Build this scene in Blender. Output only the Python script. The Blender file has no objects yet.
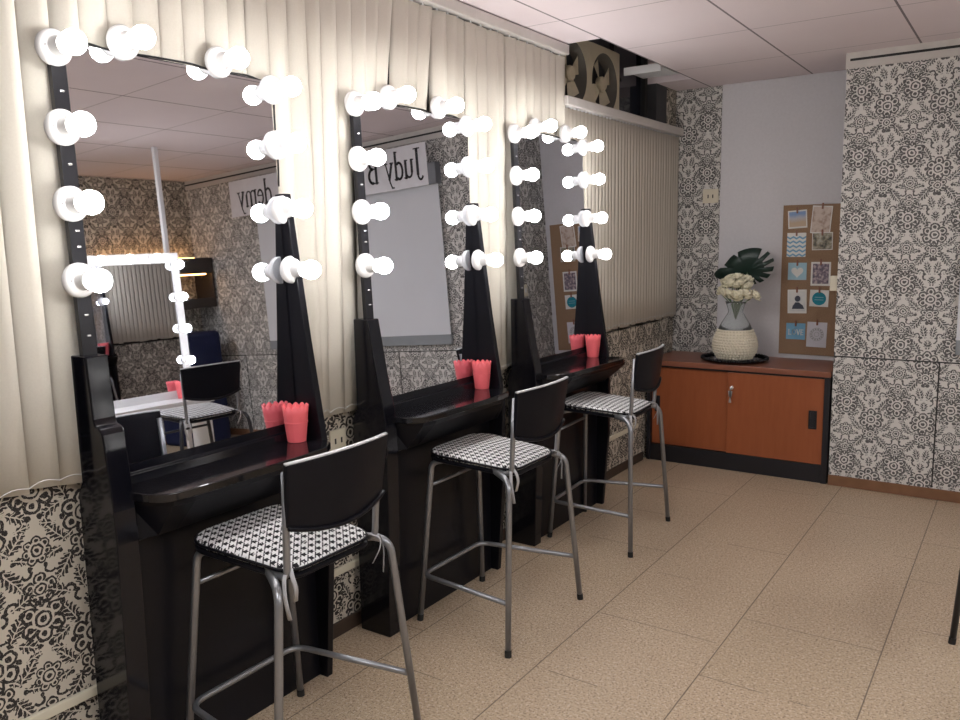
import bpy, bmesh, math, random
from mathutils import Vector, Matrix
random.seed(7)
PI = math.pi
S = bpy.context.scene
COL = S.collection

# ------------------------------------------------------------------ nodes
class NG:
    """tiny expression builder for shader math"""
    def __init__(s, mat):
        s.nt = mat.node_tree
    def new(s, t, **k):
        n = s.nt.nodes.new(t)
        for a, b in k.items(): setattr(n, a, b)
        return n
    def m(s, op, a, b=None, c=None, clamp=False):
        n = s.nt.nodes.new('ShaderNodeMath'); n.operation = op; n.use_clamp = clamp
        for i, v in enumerate((a, b, c)):
            if v is None: continue
            if isinstance(v, (int, float)): n.inputs[i].default_value = v
            else: s.nt.links.new(v, n.inputs[i])
        return n.outputs[0]
    def add(s, a, b): return s.m('ADD', a, b)
    def sub(s, a, b): return s.m('SUBTRACT', a, b)
    def mul(s, a, b): return s.m('MULTIPLY', a, b)
    def absv(s, a): return s.m('ABSOLUTE', a)
    def lt(s, a, b): return s.m('LESS_THAN', a, b)
    def gt(s, a, b): return s.m('GREATER_THAN', a, b)
    def mx(s, a, b): return s.m('MAXIMUM', a, b)
    def mn(s, a, b): return s.m('MINIMUM', a, b)
    def hyp(s, a, b): return s.m('SQRT', s.add(s.mul(a, a), s.mul(b, b)))
    def link(s, a, b): s.nt.links.new(a, b)
    def mix(s, f, a, b):
        n = s.nt.nodes.new('ShaderNodeMix'); n.data_type = 'RGBA'
        if isinstance(f, (int, float)): n.inputs[0].default_value = f
        else: s.link(f, n.inputs[0])
        for i, v in ((6, a), (7, b)):
            if isinstance(v, tuple): n.inputs[i].default_value = v if len(v) == 4 else v + (1,)
            else: s.link(v, n.inputs[i])
        return n.outputs[2]
    def coords(s, kind='Object'):
        t = s.nt.nodes.new('ShaderNodeTexCoord'); sp = s.nt.nodes.new('ShaderNodeSeparateXYZ')
        s.link(t.outputs[kind], sp.inputs[0])
        return t.outputs[kind], sp.outputs[0], sp.outputs[1], sp.outputs[2]
    def noise(s, vec, scale, detail=2, rough=.5):
        n = s.nt.nodes.new('ShaderNodeTexNoise'); n.inputs['Scale'].default_value = scale
        n.inputs['Detail'].default_value = detail; n.inputs['Roughness'].default_value = rough
        if vec is not None: s.link(vec, n.inputs['Vector'])
        return n.outputs[0]
    def bump(s, h, strength, dist, bsdf):
        b = s.nt.nodes.new('ShaderNodeBump'); b.inputs['Strength'].default_value = strength
        b.inputs['Distance'].default_value = dist
        s.link(h, b.inputs['Height']); s.link(b.outputs[0], bsdf.inputs['Normal'])

def base_mat(name, col=(.5,.5,.5), rough=.5, metal=0, spec=.5, coat=0):
    m = bpy.data.materials.new(name); m.use_nodes = True
    b = m.node_tree.nodes['Principled BSDF']
    b.inputs['Base Color'].default_value = tuple(col) + (1,)
    b.inputs['Roughness'].default_value = rough
    b.inputs['Metallic'].default_value = metal
    b.inputs['Specular IOR Level'].default_value = spec
    b.inputs['Coat Weight'].default_value = coat
    return m, b, NG(m)

def varied(name, col, rough=.5, metal=0, spec=.5, scale=12, amt=.12, bump=0, coat=0):
    """plain colour with gentle procedural mottling"""
    m, b, g = base_mat(name, col, rough, metal, spec, coat)
    v, x, y, z = g.coords()
    n = g.noise(v, scale, 4)
    c1 = tuple(max(0, c*(1-amt)) for c in col); c2 = tuple(min(1, c*(1+amt)) for c in col)
    g.link(g.mix(n, c1, c2), b.inputs['Base Color'])
    if bump: g.bump(n, bump, .002, b)
    return m

def emit(name, col, strength):
    m, b, g = base_mat(name, col, .3)
    b.inputs['Emission Color'].default_value = tuple(col) + (1,)
    b.inputs['Emission Strength'].default_value = strength
    return m

# ------------------------------------------------------------------ damask wallpaper
def damask(name, axis, bg, ink):
    m, b, g = base_mat(name, bg, .75, 0, .25)
    v, x, y, z = g.coords()
    h = g.add(x, y)
    wob = g.mul(g.sub(g.noise(v, 38, 2), .5), .016)
    wob2 = g.mul(g.sub(g.noise(v, 55, 2), .5), .012)
    PX, PZ = .295, .39
    fu = g.sub(g.m('FRACT', g.add(g.mul(h, 1/PX), 40.13)), .5)
    fv = g.sub(g.m('FRACT', g.add(g.mul(z, 1/PZ), 40.42)), .5)
    X = g.add(g.absv(g.mul(fu, PX)), wob)
    Y = g.add(g.mul(fv, PZ), wob2)
    out = None
    def uni(a):
        nonlocal out
        out = a if out is None else g.mx(out, a)
    def flower(X, Y, cx, cy, n, rp, r, core, ring=True):
        dx, dy = g.sub(X, cx), g.sub(Y, cy)
        R = g.hyp(dx, dy); T = g.m('ARCTAN2', dx, dy)
        sec = 2*PI/n
        tf = g.absv(g.sub(g.mul(g.m('FRACT', g.add(g.mul(T, 1/sec), .5)), sec), sec/2))
        px, py = g.sub(g.mul(R, g.m('COSINE', tf)), rp), g.mul(R, g.m('SINE', tf))
        d = g.hyp(px, py)
        pet = g.lt(d, r)
        # light outline ring and dot in each petal
        if ring:
            light = g.mul(g.lt(g.absv(g.sub(d, r*.52)), r*.13), pet)
            pet = g.sub(pet, light)
        c = g.mul(g.lt(R, core), g.gt(g.absv(g.sub(R, core*.55)), core*.16))
        halo = g.mul(g.gt(R, core), g.lt(R, core*1.3))
        return g.mx(g.mul(pet, g.sub(1, halo)), c)
    def leaf(cx, cy, L, W, ang, rib=True):
        ca, sa = math.cos(ang), math.sin(ang)
        dx, dy = g.sub(X, cx), g.sub(Y, cy)
        p = g.add(g.mul(dx, ca), g.mul(dy, sa)); q = g.sub(g.mul(dy, ca), g.mul(dx, sa))
        pp = g.mul(p, 1/L)
        edge = g.mul(g.sub(1, g.mul(pp, pp)), W)
        saw = g.mul(g.m('SINE', g.mul(p, 420)), W*.22)
        aq = g.absv(q)
        a = g.lt(aq, g.add(edge, saw))
        a = g.mul(a, g.lt(g.absv(p), L))
        if rib:
            a = g.sub(a, g.mul(a, g.lt(aq, .0021)))
            vein = g.lt(g.m('SINE', g.sub(g.mul(p, 380), g.mul(aq, 300))), -.78)
            a = g.sub(a, g.mul(a, vein))
        return a
    def scroll(cx, cy, r, t, half=None):
        d = g.hyp(g.sub(X, cx), g.sub(Y, cy))
        a = g.lt(g.absv(g.sub(d, r)), t)
        if half is not None:
            s_ = g.add(g.mul(g.sub(X, cx), half[0]), g.mul(g.sub(Y, cy), half[1]))
            a = g.mul(a, g.gt(s_, -.3*r))
        return a
    uni(flower(X, Y, 0, .048, 6, .046, .0255, .026))
    uni(flower(X, Y, 0, -.050, 6, .034, .0190, .020))
    uni(flower(X, Y, PX/2, .150, 6, .046, .0255, .026))
    uni(flower(X, Y, PX/2, -.148, 5, .033, .0190, .018))
    uni(flower(X, Y, PX/2, -.030, 7, .030, .0150, .020))
    uni(leaf(.066, .140, .052, .0205, 1.05))
    uni(leaf(.100, .082, .040, .0175, -.45))
    uni(leaf(.068, -.098, .054, .0215, -.95))
    uni(leaf(.088, .006, .044, .0185, .85))
    uni(leaf(.100, -.168, .044, .0190, .45))
    uni(leaf(.026, -.150, .044, .0175, 1.30))
    uni(leaf(0, .160, .034, .0190, PI/2))
    uni(leaf(.112, .045, .026, .0120, .2))
    uni(leaf(.100, -.048, .030, .0130, -.3))
    uni(leaf(.050, -.010, .022, .0100, -.5))
    uni(scroll(.030, .185, .017, .0042, (1, .3)))
    uni(scroll(.112, .112, .015, .0040, (-1, .5)))
    uni(scroll(.062, -.180, .016, .0042, (-.6, 1)))
    uni(scroll(.112, -.092, .014, .0040, (.6, -1)))
    uni(scroll(.034, .110, .012, .0036, (1, 1)))
    for (cx, cy, r) in ((.088, .182, .010), (.130, .070, .009), (.012, -.098, .011), (.135, -.190, .010), (.066, .050, .009), (.040, -.190, .008), (.078, -.050, .008), (.125, -.078, .007)):
        uni(g.lt(g.hyp(g.sub(X, cx), g.sub(Y, cy)), r))
    # paper wear: tiny light flecks in the ink
    fl = g.m('GREATER_THAN', g.noise(v, 260, 2), .64)
    inkm = g.mul(out, g.sub(1, g.mul(fl, .55)))
    big = g.noise(v, 3, 3)
    bgc = g.mix(big, tuple(c*.93 for c in bg), tuple(min(1, c*1.05) for c in bg))
    g.link(g.mix(inkm, bgc, ink), b.inputs['Base Color'])
    return m

# ------------------------------------------------------------------ mesh helpers
def finish(name, bm, mat, parent=None, smooth=False, bevel=0, seg=2):
    me = bpy.data.meshes.new(name)
    bmesh.ops.recalc_face_normals(bm, faces=bm.faces[:])
    bm.to_mesh(me); bm.free()
    mats = mat if isinstance(mat, (list, tuple)) else [mat]
    for mm in mats: me.materials.append(mm)
    o = bpy.data.objects.new(name, me); COL.objects.link(o)
    if parent: o.parent = parent
    if smooth:
        for p in me.polygons: p.use_smooth = True
        if smooth != True:
            me.set_sharp_from_angle(angle=smooth)
    if bevel:
        md = o.modifiers.new('Bevel', 'BEVEL'); md.width = bevel; md.segments = seg
        md.limit_method = 'ANGLE'; md.angle_limit = .6
    return o

def BM(): return bmesh.new()

def box(bm, x0, x1, y0, y1, z0, z1, mi=0):
    vs = [bm.verts.new((x, y, z)) for x in (x0, x1) for y in (y0, y1) for z in (z0, z1)]
    for f in ((0,1,3,2), (4,6,7,5), (0,4,5,1), (2,3,7,6), (0,2,6,4), (1,5,7,3)):
        bm.faces.new([vs[i] for i in f]).material_index = mi
    return vs

def prism(bm, pts, axis, a, b):
    """extrude a 2-D polygon along axis; pts are the two other coordinates in xyz order"""
    def mk(p, t):
        if axis == 'x': return (t, p[0], p[1])
        if axis == 'y': return (p[0], t, p[1])
        return (p[0], p[1], t)
    A = [bm.verts.new(mk(p, a)) for p in pts]; B = [bm.verts.new(mk(p, b)) for p in pts]
    bm.faces.new(A); bm.faces.new(B[::-1])
    n = len(pts)
    for i in range(n): bm.faces.new((A[i], A[(i+1) % n], B[(i+1) % n], B[i]))

def lathe(bm, prof, n=32, M=None, rfun=None, cap=True):
    rings = []
    for k, (r, z) in enumerate(prof):
        ring = []
        for i in range(n):
            t = 2*PI*i/n
            rr = r if rfun is None else rfun(r, z, t, k)
            zz = z
            if isinstance(rr, tuple): rr, zz = rr
            p = Vector((rr*math.cos(t), rr*math.sin(t), zz))
            ring.append(bm.verts.new(M @ p if M else p))
        rings.append(ring)
    for a, b in zip(rings, rings[1:]):
        for i in range(n): bm.faces.new((a[i], a[(i+1) % n], b[(i+1) % n], b[i]))
    if cap:
        bm.faces.new(rings[0][::-1]); bm.faces.new(rings[-1])

def smooth_path(pts, rad=.03, n=6):
    """round the inner corners of a polyline"""
    P = [Vector(p) for p in pts]; out = [P[0]]
    for a, b, c in zip(P, P[1:], P[2:]):
        d1 = (a-b); d2 = (c-b)
        r = min(rad, d1.length*.49, d2.length*.49)
        s, e = b + d1.normalized()*r, b + d2.normalized()*r
        for i in range(n+1):
            t = i/n
            out.append(s*(1-t)**2 + b*2*t*(1-t) + e*t*t)
    out.append(P[-1]); return out

def tube(bm, pts, r, n=12, flat=1.0):
    P = [Vector(p) for p in pts]; rings = []
    up = Vector((0, 0, 1)); prev = None
    for i, p in enumerate(P):
        d = (P[min(i+1, len(P)-1)] - P[max(i-1, 0)]).normalized()
        if prev is None:
            ref = up if abs(d.z) < .9 else Vector((1, 0, 0))
            a = d.cross(ref).normalized()
        else:
            a = (prev - d*prev.dot(d)).normalized()
        prev = a; b = d.cross(a)
        rings.append([bm.verts.new(p + (a*math.cos(2*PI*k/n) + b*math.sin(2*PI*k/n)*flat)*r) for k in range(n)])
    for A, B in zip(rings, rings[1:]):
        for k in range(n): bm.faces.new((A[k], A[(k+1) % n], B[(k+1) % n], B[k]))
    bm.faces.new(rings[0][::-1]); bm.faces.new(rings[-1])

def sphere(bm, c, r, u=20, v=12, sc=(1,1,1)):
    bmesh.ops.create_uvsphere(bm, u_segments=u, v_segments=v, radius=r,
        matrix=Matrix.Translation(c) @ Matrix.Diagonal((sc[0], sc[1], sc[2], 1)))

def empty(name, label, cat, loc=(0,0,0), rz=0, group=None):
    o = bpy.data.objects.new(name, None); COL.objects.link(o)
    o.location = loc; o.rotation_euler = (0, 0, rz); o.empty_display_size = .1
    return tag(o, label, cat, group)

def tag(o, label, cat, group=None):
    o['label'] = label; o['category'] = cat
    if group: o['group'] = group
    return o

def struct(o):
    o['kind'] = 'structure'; return o

def dup(root, loc, rz, label, group=None):
    r = root.copy(); COL.objects.link(r); r.location = loc; r.rotation_euler = (0, 0, rz)
    r['label'] = label
    if group: r['group'] = group
    for ch in list(root.children):
        c = ch.copy(); COL.objects.link(c); c.parent = r
        for gch in list(ch.children):
            d = gch.copy(); COL.objects.link(d); d.parent = c
    return r

# ------------------------------------------------------------------ materials
M = {}
M['paper_y'] = damask('damask_left', 'y', (.58, .53, .45), (.030, .026, .025))  # same paper as far wall; the left wall's dimness put into darker colours
M['paper_x'] = damask('damask_far', 'x', (.68, .665, .635), (.105, .102, .102))
M['gloss_black'] = varied('gloss_black', (.005, .005, .008), .12, 0, .35, 6, .3)
M['counter_black'] = varied('counter_black', (.006, .006, .008), .09, 0, .6, 6, .3)
M['satin_black'] = varied('satin_black', (.006, .006, .009), .32, 0, .22, 6, .3)
M['plastic_black'] = varied('plastic_black', (.006, .006, .009), .38, 0, .16, 60, .2)
M['strip_black'] = varied('strip_black', (.012, .012, .015), .3, 0, .4, 20, .3)
mm, b, g = base_mat('mirror_glass', (.85, .87, .92), .012, 1.0); M['mirror'] = mm
M['stud'] = varied('stud_steel', (.8, .8, .8), .25, .6)
M['porcelain'] = varied('white_porcelain', (.82, .82, .82), .25, 0, .5, 20, .03)
M['bulb'] = emit('lit_bulb', (1.0, .98, .965), 21)
M['steel'] = varied('grey_steel_tube', (.30, .31, .33), .33, .75, .5, 30, .12)
M['rim'] = varied('pale_plastic_rim', (.62, .63, .65), .3, .35, .5, 40, .08)
M['rubber'] = varied('black_rubber', (.015, .015, .015), .7)
M['pink'] = varied('pink_plastic', (.90, .155, .175), .42, 0, .45, 20, .06)
M['white_paint'] = varied('white_paint', (.74, .74, .75), .4, 0, .4, 10, .03)
M['cream_plastic'] = varied('cream_plastic', (.70, .65, .52), .45, 0, .4, 14, .06)
M['fan_beige'] = varied('beige_fan_plastic', (.50, .44, .32), .5, 0, .35, 14, .12)
M['fan_dark'] = varied('fan_cavity', (.045, .045, .05), .7)
M['fan_shade'] = varied('fan_collar_shade', (.11, .10, .085), .6)  # shade inside the fan opening put into the collar's colour
M['alu'] = varied('pale_rail', (.60, .57, .54), .4, .15, .5, 20, .08)
M['dark_trim'] = varied('dark_joint', (.02, .02, .02), .7)
M['brown_base'] = varied('dark_brown_skirting', (.055, .036, .026), .5, 0, .4, 18, .3)
M['orange_base'] = varied('wood_skirting', (.21, .105, .055), .45, 0, .4, 18, .2)
M['ribbon'] = varied('grey_ribbon', (.45, .45, .47), .8)

# blind fabric: thin cloth that lets a little light through
mm, b, g = base_mat('blind_fabric', (.78, .74, .655), .85, 0, .15)
v, x, y, z = g.coords()
w = g.noise(v, 180, 2)
g.link(g.mix(w, (.70, .66, .58), (.78, .74, .655)), b.inputs['Base Color'])
tr = g.new('ShaderNodeBsdfTranslucent'); tr.inputs[0].default_value = (.80, .72, .58, 1)
mixs = g.new('ShaderNodeMixShader'); mixs.inputs[0].default_value = .12
outn = [n for n in g.nt.nodes if n.type == 'OUTPUT_MATERIAL'][0]
g.link(b.outputs[0], mixs.inputs[1]); g.link(tr.outputs[0], mixs.inputs[2]); g.link(mixs.outputs[0], outn.inputs[0])
M['blind'] = mm
mm2 = mm.copy(); mm2.name = 'blind_fabric_taupe'; M['blind_taupe'] = mm2
for n in mm2.node_tree.nodes:
    if n.type == 'MIX':
        n.inputs[6].default_value = (.60, .555, .48, 1); n.inputs[7].default_value = (.67, .625, .55, 1)

# window glass at night
mm, b, g = base_mat('night_glass', (.010, .012, .022), .06, 0, .5); M['night_glass'] = mm

# floor: beige speckled square tiles with thin dark joints
mm, b, g = base_mat('floor_tiles', (.5, .4, .3), .42, 0, .35)
v, x, y, z = g.coords()
T = .5555
gx = g.mul(g.sub(x, .285), 1/T)
colid = g.m('FLOOR', gx)
odd = g.m('FRACT', g.mul(colid, .5))
gy = g.add(g.mul(g.sub(y, 2.845), 1/T), odd)
fx = g.m('FRACT', gx); fy = g.m('FRACT', gy)
ex = g.mn(fx, g.sub(1, fx)); ey = g.mn(fy, g.sub(1, fy))
brk = g.gt(g.noise(v, 2.2, 2), .50)
joint = g.mx(g.lt(ex, .0042), g.mul(g.lt(ey, .0034), brk))
wn = g.new('ShaderNodeTexWhiteNoise', noise_dimensions='2D')
cmb = g.new('ShaderNodeCombineXYZ'); g.link(colid, cmb.inputs[0]); g.link(g.m('FLOOR', gy), cmb.inputs[1]); g.link(cmb.outputs[0], wn.inputs[0])
sp1 = g.noise(v, 120, 3, .7); sp2 = g.noise(v, 85, 3, .7); big = g.noise(v, 1.4, 3)
base = g.mix(big, (.45, .345, .232), (.53, .415, .292))
base = g.mix(g.mul(wn.outputs[0], .35), base, (.56, .43, .31))
base = g.mix(g.mul(g.gt(sp1, .57), .8), base, (.15, .095, .065))
base = g.mix(g.mul(g.gt(sp2, .575), .65), base, (.70, .60, .48))
base = g.mix(g.mul(joint, .75), base, (.06, .042, .032))
g.link(base, b.inputs['Base Color'])
g.link(g.add(.34, g.mul(sp2, .2)), b.inputs['Roughness'])
M['floor'] = mm

# ceiling boards
mm, b, g = base_mat('ceiling_boards', (.74, .70, .71), .8, 0, .2)
v, x, y, z = g.coords()
fx = g.m('FRACT', g.mul(g.add(g.sub(x, .99), 7.26), 1/.726)); fy = g.m('FRACT', g.mul(g.add(g.sub(y, 4.66), 8.0), 1/.80))
ex = g.mn(fx, g.sub(1, fx)); ey = g.mn(fy, g.sub(1, fy))
jx = g.mul(g.lt(ex, .008), .85); jy = g.mul(g.lt(ey, .005), .55)
nz = g.noise(v, 2.0, 4)
c = g.mix(nz, (.71, .62, .645), (.79, .71, .73))
c = g.mix(g.mx(jx, jy), c, (.12, .10, .11))
g.link(c, b.inputs['Base Color']); M['ceiling'] = mm

M['white_wall'] = varied('white_textured_wall', (.64, .63, .66), .75, 0, .25, 55, .07, .25)

def wood(name, c1, c2, rough, axis_scale):
    m, b, g = base_mat(name, c1, rough, 0, .4)
    v, x, y, z = g.coords()
    mp = g.new('ShaderNodeMapping'); mp.inputs['Scale'].default_value = axis_scale
    g.link(v, mp.inputs[0])
    n = g.noise(mp.outputs[0], 6, 6, .6)
    g.link(g.mix(n, c1, c2), b.inputs['Base Color'])
    return m
M['cherry'] = wood('cherry_laminate', (.26, .070, .025), (.36, .110, .042), .38, (6, 6, .7))
M['cherry_top'] = wood('cherry_top', (.20, .075, .045), (.28, .110, .068), .32, (.8, 6, 6))
M['cab_black'] = varied('cabinet_black', (.010, .010, .014), .45)
M['cork'] = varied('cork_board', (.30, .195, .125), .9, 0, .1, 160, .3, .3)

# black and white check cushion
mm, b, g = base_mat('check_cushion', (.6, .6, .6), .85, 0, .15)
v, x, y, z = g.coords()
P = .030
fx = g.m('FRACT', g.add(g.mul(x, 1/P), 20)); fy = g.m('FRACT', g.add(g.mul(y, 1/P), 20))
sx = g.lt(fx, .5); sy = g.lt(fy, .5)
both = g.mul(sx, sy); one = g.absv(g.sub(sx, sy))
tooth = g.lt(g.m('FRACT', g.mul(g.add(x, y), 1/(P*.5))), .42)
inkv = g.mx(both, g.mul(one, g.mul(tooth, .9)))
inkv = g.mul(inkv, g.gt(g.noise(v, 90, 2), .33))
g.link(g.mix(inkv, (.80, .80, .80), (.015, .015, .018)), b.inputs['Base Color'])
M['check'] = mm

# ================================================================== CAMERA
cam_d = bpy.data.cameras.new('camera'); cam = bpy.data.objects.new('camera', cam_d); COL.objects.link(cam)
yaw, pitch, roll, F = 5.97113005e-01, 1.45209190e-01, -1.81803898e-02, 812.510233
f = Vector((-math.sin(yaw)*math.cos(pitch), math.cos(yaw)*math.cos(pitch), -math.sin(pitch)))
r0 = Vector((math.cos(yaw), math.sin(yaw), 0)); u0 = r0.cross(f)
r = r0*math.cos(roll) + u0*math.sin(roll); u = u0*math.cos(roll) - r0*math.sin(roll)
CAMP = Vector((2.35, 0, 1.65))
mw = Matrix.Identity(4)
for i in range(3):
    mw[i][0], mw[i][1], mw[i][2], mw[i][3] = r[i], u[i], -f[i], CAMP[i]
cam.matrix_world = mw
cam_d.sensor_fit = 'HORIZONTAL'; cam_d.sensor_width = 36; cam_d.lens = F/960*36
cam_d.clip_start = .05
S.camera = cam

# ================================================================== ROOM SHELL
RX, Y0, YB, YF, H = 5.39, -2.4, 6.20, 5.64, 2.76
bm = BM(); box(bm, -.15, RX+.1, Y0-.1, YB+.1, -.1, 0); struct(finish('floor', bm, M['floor']))
bm = BM(); box(bm, .26, RX+.1, Y0-.1, YB+.1, H, H+.03); box(bm, -.15, .26, Y0-.1, 4.33, H, H+.03); box(bm, -.15, .26, 5.80, YB+.1, H, H+.03)
box(bm, -.15, .30, 4.20, 5.95, 3.05, 3.08); box(bm, .26, .28, 4.31, 5.82, H+.03, 3.05); box(bm, -.15, .26, 4.31, 4.33, H+.03, 3.05); box(bm, -.15, .26, 5.80, 5.82, H+.03, 3.05)
struct(finish('ceiling', bm, M['ceiling']))
# left wall: dado below the windows and a pier in the far corner
bm = BM(); box(bm, -.15, 0, Y0, YB, 0, 1.02); box(bm, -.15, 0, 6.0, YB, 1.02, H)
struct(finish('wall_left', bm, M['paper_y']))
bm = BM(); box(bm, -.15, 1.31, YB, YB+.1, 0, H); struct(finish('wall_back', bm, M['paper_x']))
bm = BM(); box(bm, .36, 1.31, YB-.022, YB, 0, H); struct(finish('trim_1', bm, M['white_wall'], bevel=.004))
# deep wallpapered cupboards filling the right of the far wall
bm = BM(); box(bm, 1.31, RX, YF, YB+.1, 0, H); struct(finish('wall_far', bm, M['paper_x']))
bm = BM(); box(bm, RX, RX+.1, Y0, YF, 0, H); struct(finish('wall_right', bm, M['paper_y']))
bm = BM(); box(bm, -.15, RX+.1, Y0-.1, Y0, 0, H); struct(finish('wall_front', bm, M['white_wall']))
# cupboard details on the far wall
bm = BM(); box(bm, 1.305, RX, YF-.012, YF, 2.665, H); struct(finish('trim_2', bm, M['alu']))
bm = BM(); box(bm, 1.33, RX, YF-.016, YF-.010, 2.708, 2.722); struct(finish('trim_3', bm, M['dark_trim']))
bm = BM(); box(bm, 1.31, RX, YF-.003, YF, .862, .870); struct(finish('trim_4', bm, M['dark_trim']))
bm = BM()
for xx in (1.915, 2.62, 3.32, 4.02, 4.72): box(bm, xx-.004, xx+.004, YF-.003, YF, .075, .862)
struct(finish('trim_5', bm, M['dark_trim']))
bm = BM(); box(bm, 1.31, RX, YF-.012, YF, 0, .07); struct(finish('baseboard_far', bm, M['orange_base'], bevel=.003))
bm = BM(); box(bm, 0, .014, Y0, 5.60, 0, .062); struct(finish('baseboard_left', bm, M['brown_base'], bevel=.003))
bm = BM(); box(bm, RX-.014, RX, Y0, YF-.02, 0, .07); struct(finish('baseboard_right', bm, M['orange_base'], bevel=.003))

# windows in the left wall (dark glass behind the blinds)
def window(n, ya, yb, za, zb, mull):
    bm = BM(); fr = .05
    box(bm, -.13, -.07, ya, yb, za, za+fr); box(bm, -.13, -.07, ya, yb, zb-fr, zb)
    k = 0
    yy = ya
    ys = [ya + (yb-ya-fr)*i/mull for i in range(mull+1)]
    for yy in ys: box(bm, -.13, -.07, yy, yy+fr, za+fr, zb-fr)
    w = struct(finish('window_%d' % n, bm, M['dark_trim']))
    bm = BM(); box(bm, -.112, -.104, ya+.01, yb-.01, za+.01, zb-.01); finish('window_pane', bm, M['night_glass'], w)
    return w
window(1, Y0, 4.30, 1.02, H, 6)
window(2, 4.30, 6.0, 1.02, 2.42, 2)
window(3, 5.22, 5.80, 2.42, 3.04, 1)
bm = BM(); box(bm, -.15, 0, 5.80, 6.0, 2.42, H); box(bm, -.15, -.10, 4.33, 5.22, 2.42, 3.05); struct(finish('wall_transom', bm, M['fan_dark']))

# two exhaust fans in the transom above the second blind
def fan(yc, label):
    t = empty('exhaust_fan', label, 'fan', (-.03, yc, 2.42), 0, 'exhaust fans in the transom')
    hw, hh, R, zc = .222, .225, .188, .225
    bm = BM()
    # square face plate with a round opening, flared collar behind it
    n = 48; inner, outer = [], []
    for i in range(n):
        a = 2*PI*i/n; c_, s_ = math.cos(a), math.sin(a)
        k = 1/max(abs(c_)/hw, abs(s_)/hh)
        outer.append((c_*k, s_*k)); inner.append((c_*R, s_*R))
    def ring(pts, xx): return [bm.verts.new((xx, p[0], zc+p[1])) for p in pts]
    A, B = ring(outer, 0), ring(inner, 0)
    C = ring([(p[0]*.82, p[1]*.82) for p in inner], -.07); D = ring(outer, -.09)
    for P_, Q_ in ((A, B), (D, A)):
        for i in range(n): bm.faces.new((P_[i], P_[(i+1) % n], Q_[(i+1) % n], Q_[i]))
    finish('housing', bm, M['fan_beige'], t, smooth=.5)
    bm = BM(); B = ring(inner, -.0005); C = ring([(p[0]*.88, p[1]*.88) for p in inner], -.07)
    for i in range(n): bm.faces.new((B[i], B[(i+1) % n], C[(i+1) % n], C[i]))
    o = finish('collar', bm, M['fan_shade'], t, smooth=True); o['label'] = 'collar inside the round opening, its shade painted as dark grey'
    bm = BM(); box(bm, -.090, -.078, -hw+.01, hw-.01, .01, 2*hh-.01); finish('grille_back', bm, M['fan_dark'], t)
    bm = BM(); lathe(bm, [(.048, 0), (.048, .03), (.038, .042), (.001, .046)], 24, Matrix.Translation((-.045, 0, zc)) @ Matrix.Rotation(PI/2, 4, 'Y'))
    finish('hub', bm, M['fan_beige'], t, smooth=.6)
    for k in range(4):
        bm = BM(); a0 = k*PI/2 + .5
        vs = []
        for rr, tw in ((.03, .55), (.08, .58), (.155, .50)):
            row = []
            for q in (-1, 1):
                aa = a0 + q*tw*.75
                row.append((-.030 + q*.011, rr*math.cos(aa), zc + rr*math.sin(aa)))
            vs.append(row)
        for th in (0, .003):
            pass
        top = [[bm.verts.new(p) for p in row] for row in vs]
        bot = [[bm.verts.new((p[0]-.003, p[1], p[2])) for p in row] for row in vs]
        for i in range(2):
            bm.faces.new((top[i][0], top[i][1], top[i+1][1], top[i+1][0]))
            bm.faces.new((bot[i][0], bot[i+1][0], bot[i+1][1], bot[i][1]))
            for e in (0, 1): bm.faces.new((top[i][e], top[i+1][e], bot[i+1][e], bot[i][e]))
        bm.faces.new((top[0][0], bot[0][0], bot[0][1], top[0][1])); bm.faces.new((top[2][0], top[2][1], bot[2][1], bot[2][0]))
        finish('blade', bm, M['fan_beige'], t)
fan(4.555, 'beige square exhaust fan right beside the end of the upper blind rail')
fan(5.000, 'beige square exhaust fan next to the dark transom pane')
bm = BM(); box(bm, -.02, .24, 5.27, 5.60, 2.765, 2.785); box(bm, -.02, .24, 5.27, 5.285, 2.735, 2.765); struct(finish('trim_6', bm, M['white_paint']))

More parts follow.
